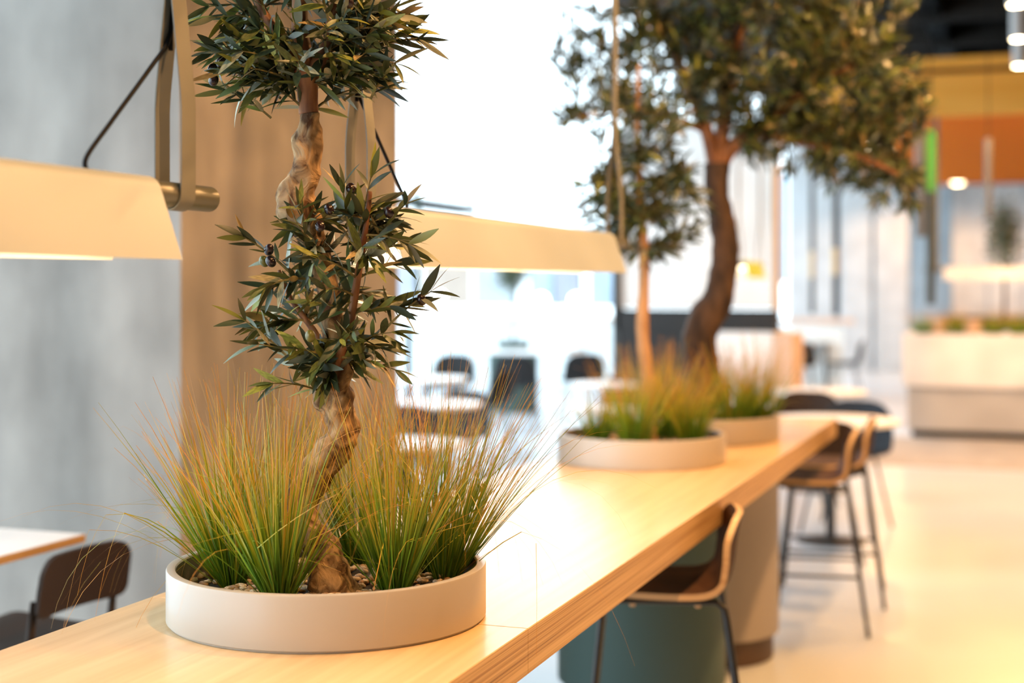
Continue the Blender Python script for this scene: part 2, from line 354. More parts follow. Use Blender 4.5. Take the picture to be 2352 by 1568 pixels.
for k, (p, n, h, lb) in enumerate([((-1.49, 5.06), 144, .24, 'short grass tuft at the left of the middle planter'), ((-1.31, 4.92), 240, .36, 'tall orange-tipped grass tuft at the front of the middle planter'),
        ((-1.15, 5.10), 192, .30, 'dense green grass tuft at the right of the middle planter'), ((-1.27, 5.21), 192, .38, 'grass tuft at the back of the middle planter behind the slim trunk')]):
    tuft((p[0], p[1], GZ), n, h, lb, g2, 200 + k, (.03, 0), 1.35, 1.1, .0052, 4, .035)
g3 = 'grass tufts in the far planter'
for k, (p, n, h, lb) in enumerate([((-1.13, 5.80), 208, .36, 'dark green grass tuft at the front right of the far planter'), ((-1.06, 5.96), 208, .38, 'green grass tuft at the right rim of the far planter'),
        ((-1.42, 5.85), 176, .34, 'grass tuft at the left of the far planter'), ((-1.27, 6.05), 176, .34, 'grass tuft at the back of the far planter behind the dark trunk')]):
    tuft((p[0], p[1], GZ), n, h, lb, g3, 300 + k, (.03, 0), 1.35, 1.0, .0055, 4, .04)

# ------------------------------------------------------------------ olive trees
LEAF_V = {}
def leaf_pts(curl, fold, wid, st):
    """lance-shaped blade, unit length along +x, folded a little along its midrib"""
    vs = []; fs = []
    for i in range(st + 1):
        t = i / st; wd = wid * (math.sin(math.pi * (t * .93 + .05)) ** .85) * (1.12 - .3 * t); z = -curl * t * t
        vs += [(t, -wd, z + fold * wd), (t, 0, z), (t, wd, z + fold * wd)]
    for i in range(st):
        a = 3 * i; fs += [(a, a + 3, a + 4, a + 1), (a + 1, a + 4, a + 5, a + 2)]
    return vs, fs
LMATS = ['leaf_dark', 'leaf_mid', 'leaf_lime', 'leaf_pale', 'leaf_tan']
def leaf_frames(r, s, e, npairs, ll, droop):
    """leaves in opposite pairs along a twig from s to e"""
    s = Vector(s); e = Vector(e); mid = (s + e) / 2 + Vector((0, 0, .012)) ; out = []; pts = []
    for i in range(7):
        t = i / 6; pts.append(s * (1 - t) ** 2 + mid * 2 * t * (1 - t) + e * t * t)
    def P(t): return s * (1 - t) ** 2 + mid * 2 * t * (1 - t) + e * t * t
    for k in range(npairs):
        t = .16 + .82 * k / max(1, npairs - 1); p = P(t); d = (P(min(1, t + .05)) - P(t - .05)).normalized()
        q = d.orthogonal().normalized(); q = Matrix.Rotation(r.uniform(0, 6.28), 3, d) @ q
        last = k == npairs - 1
        for sg in ((1, -1, 0) if last else (1, -1)):
            dirn = (d * (1.0 if not last else 1.3) + q * sg * r.uniform(.6, 1.25) + Vector((r.gauss(0, .2), r.gauss(0, .2), r.gauss(0, .2) - droop))).normalized()
            nrm = Vector((r.gauss(0, .6), r.gauss(0, .6), .55 + r.gauss(0, .4))) + d * .75; nrm = (nrm - dirn * nrm.dot(dirn)).normalized()
            out.append((p, dirn, nrm, ll * r.uniform(.68, 1.18)))
    return pts, out
def mat_from(p, d, n, L):
    y = n.cross(d); M = Matrix((d, y, n)).transposed().to_4x4() @ Matrix.Diagonal((L, L, L, 1)); M.translation = p; return M
def pick(r, wts):
    x = r.random() * sum(wts)
    for i, q in enumerate(wts):
        x -= q
        if x < 0: return i
    return 0
def in_ell(p, blobs): return any(((p.x - a) / rx) ** 2 + (p.y / rx) ** 2 + ((p.z - z) / rz) ** 2 < 1 for a, z, rx, rz, _ in blobs)
def make_tree(loc, label, group, trunk, barks, branches, blobs, explicit, ll, npairs, tl, seed, singles, olives, clear, wts, st, tree_sub=4, wob=.3, trunk_split=None, depthk=1.0):
    t = thing('olive_tree', label, 'tree', loc, YAW, group); r = random.Random(seed)
    segs = [(0, len(trunk), barks[0])] if trunk_split is None else [(0, trunk_split + 1, barks[0]), (trunk_split, len(trunk), barks[1])]
    for k, (i, j, bk) in enumerate(segs):
        mb = MB(); mb.tube([q[:3] for q in trunk[i:j]], [q[3] for q in trunk[i:j]], 20, 0, True, wob if k == 0 else .08, 8, seed)
        mb.build('trunk' if k == 0 else 'upper_trunk', bk, t, True)
    axis = [(Vector(q[:3]), q[3]) for q in trunk[len(trunk) // 3:]]
    for b_ in branches:
        mb = MB(); mb.tube([q[:3] for q in b_], [q[3] for q in b_], 8, 0, True, .1, 5, seed); mb.build('branch', barks[-1], t, True)
        P, _ = spline([Vector(q[:3]) for q in b_], [0] * len(b_), 3); axis += [(p, .01) for p in P]
    tw = [(Vector(s), Vector(e)) for s, e in explicit]
    for a, z, rx, rz, n in blobs:
        for k in range(n):
            while True:
                q = Vector((r.uniform(-1, 1), r.uniform(-1, 1), r.uniform(-1, 1)))
                if .12 < q.length < 1: break
            q = q.normalized() * (q.length ** .55)
            e = Vector((a + q.x * rx, q.y * rx * depthk, z + q.z * rz))
            c = min((p for p, _ in axis), key=lambda p: (p - e).length + .6 * max(0, p.z - e.z + .03))
            out = (e - c); L = tl * r.uniform(.75, 1.2); dirn = (out.normalized() + Vector((r.gauss(0, .25), r.gauss(0, .25), .25 + r.gauss(0, .25)))).normalized()
            s = c if out.length < L * 1.6 else e - dirn * L
            tw.append((s, e)); 
    twm = MB(); leaves = []
    for s, e in tw:
        pts, lv = leaf_frames(r, s, e, npairs, ll, .12)
        twm.tube(pts, [.0028 * (1 - .6 * i / 6) * (ll / .055) for i in range(7)], 4, 0, False); leaves += lv
    leaves = [q for q in leaves if not clear(q[0]) and not clear(q[0] + q[1] * q[3])]
    tag(twm.build('twigs', 'twig', t), kind='stuff')
    var = [leaf_pts(.10, .16, .112, st), leaf_pts(-.05, .24, .098, st), leaf_pts(.22, .14, .120, st)]
    leaves.sort(key=lambda q: q[0].y)
    meshes = {}
    fol = MB()
    for k, (p, d, n, L) in enumerate(leaves):
        vi = r.randrange(3); ci = pick(r, wts); M = mat_from(p, d, n, L)
        if k < singles:
            if (vi, ci) not in meshes:
                mb = MB(); mb.add(*var[vi]); o = mb.build('leaf', LMATS[ci], None, True); meshes[vi, ci] = o.data; bpy.data.objects.remove(o)
            o = bpy.data.objects.new('leaf', meshes[vi, ci]); COL.objects.link(o); o.parent = t; o.matrix_local = M
        else: fol.add([M @ Vector(v) for v in var[vi][0]], var[vi][1], ci)
    tag(fol.build('foliage', LMATS, t, True), kind='stuff')
    if olives:
        mb = MB(); mb.lathe([(0, -.0115)] + [(.0093 * math.cos(x), .0115 * math.sin(x)) for x in [R(a) for a in range(-75, 76, 15)]] + [(0, .0115)], 16)
        ob = mb.build('olive', 'olive_black', t, True); og = mb.build('olive', 'olive_green', t, True)
        for k, p in enumerate(olives):
            o = (ob, og)[k in (7, 8)]
            if k not in (0, 8): o = clone(o, t)
            o.location = p; o.rotation_euler = (r.uniform(-.6, .6), r.uniform(-.6, .6), 0)
    return t
LX = -1.307   # centre line of the hanging lamps
CY, SY = math.cos(YAW), math.sin(YAW)
def world_of(loc, p): return Vector((loc[0] + p.x * CY - p.y * SY, loc[1] + p.x * SY + p.y * CY, loc[2] + p.z))
def clear1(p):
    q = world_of((*PL[0], TZ + .065), p)
    dx = abs(q.x - LX)
    if dx < .085 and 1.50 < q.z < 1.70 and (q.y < 2.15 or q.y > 2.60): return True
    return dx < .05 and q.z > 1.5 and (abs(q.y - 2.025) < .045 or abs(q.y - 2.715) < .04)
z1 = TZ + .065
trunk1 = [(.019, -.05, -.02, .050), (.006, -.05, .036, .040), (-.029, -.02, .092, .0305), (-.054, .01, .137, .0282), (-.027, .01, .195, .0307), (.016, 0, .246, .0306), (.026, 0, .287, .0322), (.014, 0, .333, .0347), (.014, 0, .374, .033), (.01, 0, .44, .0248), (.002, 0, .523, .0215), (-.015, 0, .605, .0215), (-.039, 0, .672, .0314), (-.054, 0, .713, .038), (-.052, 0, .746, .033), (-.044, 0, .783, .0289), (-.04, 0, .82, .0273), (-.034, 0, .854, .0248), (-.037, 0, .885, .0185), (-.039, 0, .936, .0198), (-.044, 0, .969, .0265)]
br1 = [[(-.044, 0, .961, .0215), (-.052, 0, 1.027, .0165), (-.054, 0, 1.102, .0149), (-.044, 0, 1.201, .0099), (-.036, 0, 1.317, .0058)],
       [(-.041, 0, .957, .0149), (-.005, -.01, 1.001, .0124), (.012, -.02, 1.073, .0098), (.042, -.03, 1.169, .0065), (.067, -.03, 1.259, .0041)],
       [(-.045, 0, .965, .0149), (-.088, .02, 1.022, .0108), (-.132, .03, 1.091, .0084), (-.165, .03, 1.174, .005)],
       [(.011, -.01, .391, .0099), (.042, -.03, .474, .0082), (.06, -.04, .572, .0073), (.077, -.05, .67, .0057), (.085, -.05, .735, .0041)],
       [(.006, 0, .415, .0083), (-.03, .02, .473, .0067), (-.073, .03, .531, .005), (-.098, .03, .589, .0033)]]
blob1 = [(.014, .498, .150, .115, 25), (.031, .622, .115, .10, 22), (.072, .695, .065, .055, 8), (-.02, .415, .085, .05, 7),
         (-.044, 1.077, .19, .145, 68), (-.04, .975, .16, .05, 14), (.08, 1.01, .10, .088, 22), (-.151, .975, .092, .062, 16), (-.027, 1.242, .195, .135, 40)]
ex1 = [((.107, -.02, .474), (.199, -.05, .549)), ((-.06, 0, .572), (-.149, -.05, .649)), ((-.04, -.03, .392), (-.148, -.06, .495)), ((.06, -.04, .637), (.087, -.05, .763)), ((-.008, -.02, .359), (-.093, -.08, .379)), ((.069, -.05, .653), (.159, -.06, .637)), ((.043, -.04, .67), (.035, -.07, .741)), ((.091, -.03, .638), (.149, -.04, .711)), ((-.025, -.02, .416), (-.119, -.09, .452)), ((.016, -.02, .425), (.135, -.06, .402)), ((-.038, -.04, .572), (-.103, -.09, .556)), ((-.038, -.04, .654), (-.039, -.09, .708))]
ol1 = [(.05, -.06, .74), (.121, -.06, .695), (.012, -.08, .7), (-.002, -.1, .668), (-.102, -.06, .626), (-.097, -.07, .604), (.18, -.04, .533), (-.013, -.15, .469), (-.116, -.03, .605), (-.193, -.05, .976), (-.207, -.05, .942), (-.215, -.02, .968), (.056, -.15, 1.068)]
make_tree((*PL[0], z1), 'olive tree with a knotted twisting trunk, two leafy tiers and black olives', 'olive trees along the table', trunk1, ['bark_gnarly', 'bark_smooth'], br1, blob1, ex1, .063, 5, .095, 11, 300, ol1, clear1, (42, 30, 11, 11, 6), 6, trunk_split=18, wob=.46)
never = lambda p: False
trunk2 = [(.031, 0, -.02, .0264), (.025, 0, .179, .0233), (.012, 0, .304, .0249), (.003, 0, .428, .0233), (.009, 0, .552, .0187), (.009, 0, .677, .0187), (-.003, 0, .832, .0155), (-.011, 0, .987, .0124), (-.016, 0, 1.143, .0093), (-.011, 0, 1.345, .0062)]
def clear2(p):
    q = world_of((*PL[1], z1), p); return abs(q.x - LX) < .09 and q.z > 1.48 and q.y < 4.78 and (q.z < 1.72 or q.y > 4.6)
make_tree((*PL[1], z1), 'small olive tree on a slim straight pale trunk in the middle planter', 'olive trees along the table', trunk2, ['bark_pale', 'twig'], [[(-.003, 0, .80, .011), (-.06, -.03, .88, .008), (-.13, -.05, .95, .005)], [(0, 0, .78, .011), (.06, .02, .84, .008), (.12, .03, .93, .005)]],
          [(-.003, .91, .20, .165, 75), (-.127, .879, .109, .13, 34), (.113, .832, .125, .145, 42), (-.003, .715, .14, .06, 22), (-.003, 1.143, .187, .13, 52)], [], .064, 4, .09, 12, 0, None, clear2, (60, 28, 5, 4, 3), 3, wob=.08)
trunk3 = [(-.004, 0, -.02, .0784), (-.009, 0, .212, .0678), (-.025, 0, .328, .0678), (0, 0, .417, .0713), (.05, 0, .498, .066), (.068, 0, .587, .0553), (.086, 0, .703, .0571), (.071, 0, .819, .0517), (.05, 0, .943, .0481), (.045, 0, 1.059, .0517)]
br3 = [[(.045, 0, 1.03, .0392), (.125, 0, 1.139, .0303), (.259, -.05, 1.214, .0248), (.407, -.1, 1.34, .0175), (.583, -.1, 1.445, .0105)],
       [(.045, 0, 1.04, .0357), (0, 0, 1.211, .0267), (-.083, .05, 1.432, .0216), (-.168, .1, 1.657, .0145), (-.259, .1, 1.856, .0091)],
       [(.045, 0, 1.04, .0357), (.083, .02, 1.267, .0286), (.133, .05, 1.54, .0216), (.204, .05, 1.846, .0144)],
       [(.009, 0, 1.193, .0178), (-.148, -.05, 1.241, .0141), (-.329, -.1, 1.27, .0105), (-.522, -.1, 1.235, .007)],
       [(.191, -.03, 1.181, .0177), (.407, -.1, 1.13, .014), (.606, -.15, 1.073, .0104), (.745, -.15, 1.003, .007)]]
make_tree((*PL[2], z1), 'large olive tree with a thick dark curving trunk and a wide spreading crown', 'olive trees along the table', trunk3, ['bark_dark', 'bark_smooth'], br3,
          [(-.392, 1.514, .25, .214, 85), (-.571, 1.273, .125, .05, 12), (-.143, 1.443, .267, .267, 140), (.214, 1.514, .357, .339, 300), (.535, 1.407, .303, .303, 240), (.749, 1.3, .16, .196, 80), (.776, .979, .107, .143, 36), (.606, 1.104, .178, .143, 80), (.374, 1.175, .25, .125, 100), (.036, 1.888, .55, .25, 130), (.499, 1.835, .42, .25, 100)],
          [], .066, 5, .10, 13, 0, None, never, (52, 30, 8, 5, 5), 3, wob=.12, depthk=1.0)

# ------------------------------------------------------------------ hanging lamps over the table
def linear_lamp(loc, length, label, shade='lamp_cream', far_strap=True, rz=0, led='led_warm', top=3.35, group=None, cable=True):
    """folded sheet shade over a tube, hung by strap loops; origin at the middle of the tube axis"""
    t = thing('linear_pendant_lamp', label, 'lamp', loc, rz, group); h = length / 2
    mb = MB(); prof = [(.0655, -.105)]
    cr_ = .0265
    for k in range(0, 19): a = R(17 + k * (180 - 34) / 18); prof.append((cr_ * math.cos(a), cr_ * math.sin(a)))
    prof.append((-.0655, -.105))
    inner = [(x * (.0635 / .0655) if abs(z + .105) < 1e-6 else x * .9, z if abs(z + .105) < 1e-6 else z * .9) for x, z in prof]
    n = len(prof); vs = []; fs = []; ms = []
    for y in (-h, h):
        vs += [(x, y, z) for x, z in prof] + [(x, y, z) for x, z in inner]
    for i in range(n - 1):
        fs += [(i, i + 1, 2 * n + i + 1, 2 * n + i), (n + i + 1, n + i, 3 * n + i, 3 * n + i + 1), (i + 1, i, n + i, n + i + 1), (2 * n + i, 2 * n + i + 1, 3 * n + i + 1, 3 * n + i)]; ms += [0, 1, 0, 0]
    for i in (0, n - 1): fs.append((i, 2 * n + i, 3 * n + i, n + i)); ms.append(0)
    mb.add(vs, fs); mb.m = ms; smooth_angle(mb.build('shade', [shade, 'lamp_inner'], t), 30)
    mb = MB(); e = h + .185
    mb.tube([(0, -e, 0), (0, -e + .003, 0), (0, e - .003, 0), (0, e, 0)], [.0185, .0215, .0215, .0185], 28); smooth_angle(mb.build('tube', 'tube_olive', t), 40)
    bx('light_strip', led, -.016, .016, -h + .03, h - .03, -.034, -.024, t)
    for sg in (-1, 1):
        y = sg * (h + .08); path = [(0.0035, top), (0.0035, .36), (.004, .34), (.0225, .17), (.0245, .14), (.0245, .03)]
        path += [(.0237 * math.cos(R(a)), .0237 * math.sin(R(a))) for a in range(0, -181, -15)] + [(-x, z) for x, z in path[::-1]]
        mb = MB(); vs = []; fs = []
        for i, (x, z) in enumerate(path):
            a0 = path[max(0, i - 1)]; a1 = path[min(len(path) - 1, i + 1)]; dx, dz = a1[0] - a0[0], a1[1] - a0[1]; l = math.hypot(dx, dz) or 1; nx, nz_ = -dz / l * .0011, dx / l * .0011
            vs += [(x + nx, y - .021, z + nz_), (x + nx, y + .021, z + nz_), (x - nx, y + .021, z - nz_), (x - nx, y - .021, z - nz_)]
            if i:
                b0 = 4 * (i - 1)
                for q in range(4): fs.append((b0 + q, b0 + (q + 1) % 4, b0 + 4 + (q + 1) % 4, b0 + 4 + q))
        mb.add(vs, fs); smooth_angle(mb.build('strap', 'strap_khaki', t), 50)
    if cable is not None and cable:
        sg = cable; y = sg * (h + .08)
        mb = MB(); mb.tube([(0, sg * (h - .155), .024), (-.002, sg * (h - .150), .045), (-.004, sg * (h - .09), .10), (-.006, y - sg * .06, .20), (-.008, y - sg * .005, .255), (-.008, y, .32), (-.009, y, .5), (-.009, y, top)], .0038, 8, 0, True, 0, 6); mb.build('power_cable', 'cable_black', t, True)
    return t
linear_lamp((LX, 1.057, 1.645), 1.775, 'cream folded-metal pendant lamp above the table at the left, cut by the picture edge', cable=1, group='pendant lamps over the communal table')
linear_lamp((LX, 3.6815, 1.645), 1.775, 'cream folded-metal pendant lamp above the table, behind the nearest olive tree', cable=-1, group='pendant lamps over the communal table')

# warm cylinder spotlights in a row over the aisle, plus an added unseen row
def cyl_spot(x, y, label, watt=SPOT_W, aim=(0, 0)):
    t = thing('cylinder_spotlight', label, 'spotlight', (x, y, 3.40), 0, 'cylinder spotlights over the aisle')
    mb = MB(); mb.lathe([(.055, .0), (.058, .002), (.058, .26), (.02, .275), (.02, .28)], 28); smooth_angle(mb.build('housing', 'light_grey', t), 40)
    mb = MB(); mb.lathe([(0, -.002), (.05, -.002)], 24); mb.build('lens', 'spot_glow', t)
    mb = MB(); mb.tube([(0, 0, .28), (0, 0, 1.60)], .008, 8); mb.build('rod', 'light_grey', t)
    ld = bpy.data.lights.new('spot', 'SPOT'); ld.energy = watt; ld.color = WARM; ld.spot_size = R(166); ld.spot_blend = .35; ld.shadow_soft_size = .05
    lo = bpy.data.objects.new('spot', ld); COL.objects.link(lo); lo.parent = t; lo.location = (0, 0, -.02)
ORD = ['first', 'second', 'third', 'fourth', 'fifth', 'sixth', 'seventh', 'eighth', 'ninth', 'tenth']
for k in range(9): cyl_spot(-.10, 1.7 + k * 1.45, 'grey cylinder spotlight hanging right of the table, %s of its row counted from the camera' % ORD[k], SPOT_W * (1, .6, 1.3)[(k > 4) + (k > 6)])
for k in range(5): cyl_spot(2.3, 2.2 + k * 2.9, 'added unseen grey cylinder spotlight over the open aisle on the right, %s from the camera' % ORD[k], SPOT_W * .6)  # unseen second row, added to warm the floor on the right

# ------------------------------------------------------------------ seating
def shell_mesh(prof, half, thick, curve, round_top=.06, n=13, round_front=.05):
    """bent sheet: profile in x-z, width in y, softly dished, with rounded far corners"""
    P, hw = spline([Vector((x, 0, z)) for x, z in prof], half, 5); k = len(P)
    cv = spline([Vector((x, 0, z)) for x, z in prof], curve if hasattr(curve, '__len__') else [curve] * len(prof), 5)[1]
    top = []; bot = []
    for i, p in enumerate(P):
        t = (P[min(i + 1, k - 1)] - P[max(i - 1, 0)]).normalized(); nrm = Vector((-t.z, 0, t.x))
        end = sum((P[j + 1] - P[j]).length for j in range(i, k - 1)); beg = sum((P[j + 1] - P[j]).length for j in range(0, i))
        wd = hw[i]
        for dist, rr in ((end, round_top), (beg, round_front)):
            if dist < rr: wd -= rr - math.sqrt(max(0, rr * rr - (rr - dist) ** 2))
        for j in range(n):
            y = wd * (2 * j / (n - 1) - 1); d = nrm * (cv[i] * (y / .2) ** 2)
            top.append(p + Vector((0, y, 0)) + d + nrm * thick / 2); bot.append(p + Vector((0, y, 0)) + d - nrm * thick / 2)
    mb = MB(); m = k * n; fs = []; ms = []
    for i in range(k - 1):
        for j in range(n - 1):
            a = i * n + j; fs += [(a, a + 1, a + n + 1, a + n), (m + a + n, m + a + n + 1, m + a + 1, m + a)]; ms += [0, 1]
    for i in range(k - 1):
        for j in (0, n - 1): a = i * n + j; fs.append((a, a + n, m + a + n, m + a) if j == 0 else (a + n, a, m + a, m + a + n)); ms.append(2)
    for j in range(n - 1):
        for i in (0, k - 1): a = i * n + j; fs.append((a + 1, a, m + a, m + a + 1) if i == 0 else (a, a + 1, m + a + 1, m + a)); ms.append(2)
    mb.add(top + bot, fs); mb.m = ms; return mb
def bar_stool(loc, rz, label):
    t = thing('counter_stool', label, 'stool', loc, rz, 'walnut shell stools along the table')
    mb = shell_mesh([(-.20, .638), (-.17, .650), (0, .640), (.12, .642), (.175, .668), (.198, .72), (.208, .79), (.222, .862)], [.18, .19, .205, .205, .203, .20, .195, .165], .018, [.004, .006, .010, .012, .018, .026, .032, .034], .07)
    smooth_angle(mb.build('seat_shell', ['walnut', 'walnut', 'pale_ply'], t), 45)
    for s in (-1, 1):
        mb = MB(); mb.tube([(.262, s * .235, .002), (.180, s * .168, .58), (.174, s * .163, .612), (.150, s * .160, .630), (-.13, s * .160, .630), (-.158, s * .163, .612), (-.165, s * .168, .58), (-.225, s * .225, .002)], .0095, 10); smooth_angle(mb.build('leg_frame', 'dark_steel', t), 60)
        mb = MB(); mb.tube([(.228, s * .207, .25), (-.199, s * .20, .25)], .007, 8); mb.build('footrest', 'dark_steel', t, True)
        for x in (.10, -.08):
            mb = MB(); mb.lathe([(0, .612), (.008, .612), (.010, .622), (.010, .634)], 10, (x, s * .150)); mb.build('glide', 'pale_ply', t, True)
    mb = MB(); mb.tube([(-.199, -.20, .25), (-.199, .20, .25)], .007, 8); mb.build('footrest', 'dark_steel', t, True)
    return t
st = bar_stool((-1.0, 4.05, 0), R(14), 'walnut shell stool with pale edge tucked under the table beside the teal pedestal')
dup(st, (-.945, 6.50, 0), R(8), 'walnut shell stool pulled out near the far end of the table')
dup(st, (-.925, 7.08, 0), R(6), 'walnut shell stool at the far table corner, behind the pulled-out one')

def cafe_chair(loc, rz, label, mat, group):
    """moulded chair; backrest at +x with an open slot below it"""
    t = thing('cafe_chair', label, 'chair', loc, rz, group)
    mb = shell_mesh([(-.21, .43), (-.17, .445), (0, .435), (.15, .437), (.20, .445)], [.19, .205, .21, .20, .19], .014, .010, .05)
    smooth_angle(mb.build('seat', mat, t) if isinstance(mat, list) else mb.build('seat', [mat] * 3, t), 45)
    mb = shell_mesh([(.230, .555), (.235, .59), (.242, .635), (.250, .68), (.258, .73)], [.195, .20, .20, .198, .19], .014, -.022, .055, 13, .03)
    smooth_angle(mb.build('backrest', [mat] * 3, t), 45)
    for s in (-1, 1):
        mb = MB(); mb.tube([(.245, s * .19, .002), (.215, s * .180, .40), (.212, s * .180, .46), (.228, s * .178, .60)], [.010, .012, .014, .010], 10); mb.build('leg', mat, t, True)
        mb = MB(); mb.tube([(-.215, s * .19, .002), (-.185, s * .172, .43)], [.010, .012], 10); mb.build('leg', mat, t, True)
    return t
gch = 'chairs on the cafe floor'
cafe_chair((-2.885, 3.60, 0), R(-3), 'dark brown moulded chair at the square white table on the left', 'brown_plastic', gch)
def shell_chair(loc, rz, label, mat, legs='dark_steel'):
    t = thing('shell_chair', label, 'chair', loc, rz, gch)
    mb = shell_mesh([(-.22, .44), (-.18, .455), (0, .44), (.14, .445), (.20, .48), (.232, .56), (.25, .67), (.268, .775)], [.19, .21, .23, .235, .235, .235, .22, .17], .012, .03, .09)
    smooth_angle(mb.build('seat_shell', [mat] * 3, t), 45)
    for sx in (-1, 1):
        for s in (-1, 1):
            mb = MB(); mb.tube([(sx * .22, s * .22, .002), (sx * .13, s * .14, .438)], .009, 8); mb.build('leg', legs, t, True)
    return t
def round_table(loc, r, h, label, top='white_lacquer', base_r=.22):
    t = thing('round_table', label, 'table', loc, 0, 'small round tables on the cafe floor')
    mb = MB(); mb.lathe([(r - .006, h - .024), (r, h - .018), (r, h - .004), (r - .004, h)], 48); smooth_angle(mb.build('tabletop', top, t), 40)
    mb = MB(); mb.lathe([(.028, .02), (.028, h - .03), (.10, h - .024)], 16); smooth_angle(mb.build('column', 'dark_steel', t), 40)
    mb = MB(); mb.lathe([(base_r, .001), (base_r, .008), (.05, .022), (.028, .024)], 32); smooth_angle(mb.build('foot', 'dark_steel', t), 40)
    return t
# square table by the concrete column
sq = thing('square_table', 'square white table with plywood edge in front of the grey concrete face', 'table', (-3.06, 3.345, 0))
mb = MB(); mb.box(-.352, .352, -.36, .36, .72, .745, 0, .001); mb.m = [0, 0] + [1] * 8 + [0] * 4; mb.build('tabletop', ['white_lacquer', 'ply_edge'], sq)
mb = MB(); mb.lathe([(.03, .02), (.03, .72)], 16); mb.build('column', 'dark_steel', sq, True)
mb = MB(); mb.lathe([(.24, .001), (.24, .01), (.05, .022)], 32); smooth_angle(mb.build('foot', 'dark_steel', sq), 40)
# right hand group past the table end
round_table((-1.11, 8.62, 0), .40, .715, 'round white table just past the far end of the communal table', base_r=.20)
round_table((-1.465, 10.75, 0), .34, .73, 'round white table second past the far end of the communal table')
shell_chair((-1.46, 9.76, 0), R(85), 'dark brown shell chair behind the far table end, left of the navy one', 'brown_plastic')
shell_chair((-1.07, 9.05, 0), R(80), 'navy shell chair behind the round table just past the table end', 'navy_plastic')
shell_chair((-1.10, 8.12, 0), R(-82), 'dark brown shell chair on the near side of the round table past the table end', 'brown_plastic')
# left hand group in the daylight
round_table((-2.90, 6.52, 0), .30, .73, 'round white table close behind the concrete column, seen through the grass')
round_table((-3.70, 8.75, 0), .33, .73, 'round white table right of the concrete column, in front of the oval-backed chairs')
round_table((-4.75, 11.1, 0), .36, .73, 'round white table far behind the concrete column, beside the black post')
round_table((-3.16, 10.96, 0), .27, .73, 'round white table left of the slim pale trunk, the farther of two')
round_table((-2.52, 8.75, 0), .23, .73, 'small round white table behind the middle planter, the nearer of two')
lc = 'charcoal_plastic'
shell_chair((-3.72, 9.05, 0), R(80), 'charcoal shell chair under the round table right of the concrete column', lc)
shell_chair((-3.62, 8.30, 0), R(-85), 'charcoal shell chair on the near side of the round table right of the concrete column', 'navy_plastic')
shell_chair((-4.53, 11.85, 0), R(-10), 'charcoal shell chair beyond the far white table near the concrete column', lc)
shell_chair((-5.67, 13.9, 0), R(100), 'charcoal shell chair standing farthest left in the bright atrium', lc)
shell_chair((-5.07, 14.3, 0), R(-80), 'charcoal shell chair in front of the teal drum base', lc)
shell_chair((-4.60, 15.0, 0), R(-60), 'charcoal shell chair right of the teal drum base', lc)
shell_chair((-3.20, 11.5, 0), R(80), 'charcoal shell chair behind the farther round table left of the slim trunk', lc)
shell_chair((-2.50, 9.2, 0), R(80), 'charcoal shell chair behind the small round table at the middle planter', lc)
# second communal table in the atrium, with its own tree
t2 = thing('drum_table', 'far white communal table on a dark teal drum with a small tree', 'table', (-5.80, 16.2, 0))
mb = MB(); mb.lathe([(.30, .001), (.30, .70)], 40); smooth_angle(mb.build('drum', 'teal_paint', t2)); mb.v = [(x - .04, y, z) for x, y, z in mb.v]
bx('tabletop', 'white_lacquer', -.32, .75, -.35, .35, .70, .75, t2, .003)
planter2 = MB(); planter2.lathe([(.2, .751), (.2, .84), (.18, .84), (.18, .80)], 32); smooth_angle(planter2.build('planter_ring', 'teal_paint', t2))
def small_tree(loc, h, rx, rz, label, seed):
    tr = thing('potted_olive_tree', label, 'tree', loc); r = random.Random(seed)
    mb = MB(); mb.tube([(0, 0, 0), (.01, 0, h * .5), (0, 0, h)], [.02, .016, .008], 8, 0, True, .1, 4); mb.build('trunk', 'bark_dark', tr, True)
    fol = MB(); var = leaf_pts(.1, .35, .11, 2)
    for k in range(1300):
        q = Vector((r.gauss(0, .45), r.gauss(0, .45), r.gauss(0, .45)))
        if q.length > 1: continue
        d = Vector((r.gauss(0, 1), r.gauss(0, 1), r.gauss(0, .7))).normalized(); n = d.orthogonal().normalized()
        M = mat_from(Vector((q.x * rx, q.y * rx, h + q.z * rz)), d, n, .075); fol.add([M @ Vector(v) for v in var[0]], var[1], pick(r, (60, 30, 4, 4, 2)))
    tag(fol.build('foliage', LMATS, tr, True), kind='stuff')
small_tree((-5.80, 16.2, .80), .86, .24, .28, 'small far tree on the teal drum table under the pendant lamp', 5)
# black post
mb = MB(); mb.lathe([(.16, .001), (.16, .012), (.032, .03), (.032, 1.10), (.04, 1.115), (.04, 1.14), (0, 1.145)], 20); po = smooth_angle(mb.build('barrier_post', 'dark_steel', None, loc=(-5.06, 11.46, 0)))
tag(po, 'thin black post on the floor right of the concrete column', 'post')
# hanging tubes
def tube_pendant(x, y, z0, z1, r, label, mat, band=None, bmat='brass'):
    t = thing('tube_pendant', label, 'lamp', (x, y, z0), 0, 'slim tube pendants')
    mb = MB(); mb.lathe([(r * .8, 0), (r, .004), (r, z1 - z0 - .004), (r * .8, z1 - z0)], 18); smooth_angle(mb.build('tube', mat, t), 40)
    mb = MB(); mb.tube([(0, 0, z1 - z0), (0, 0, 5.0 - z0)], .004, 6); mb.build('wire', 'cable_black', t)
    if band:
        mb = MB(); mb.lathe([(r * 1.04, band[0] - z0), (r * 1.04, band[1] - z0)], 18); smooth_angle(mb.build('band', bmat, t), 40)
tube_pendant(-2.0, 14.16, 1.226, 2.75, .024, 'thinner black tube pendant with a brass band, left one of two', 'dark_steel', (1.57, 1.83))
tube_pendant(-1.783, 14.235, 1.21, 2.75, .034, 'thicker black tube pendant with a brass band, right one of two', 'dark_steel', (1.60, 1.86))
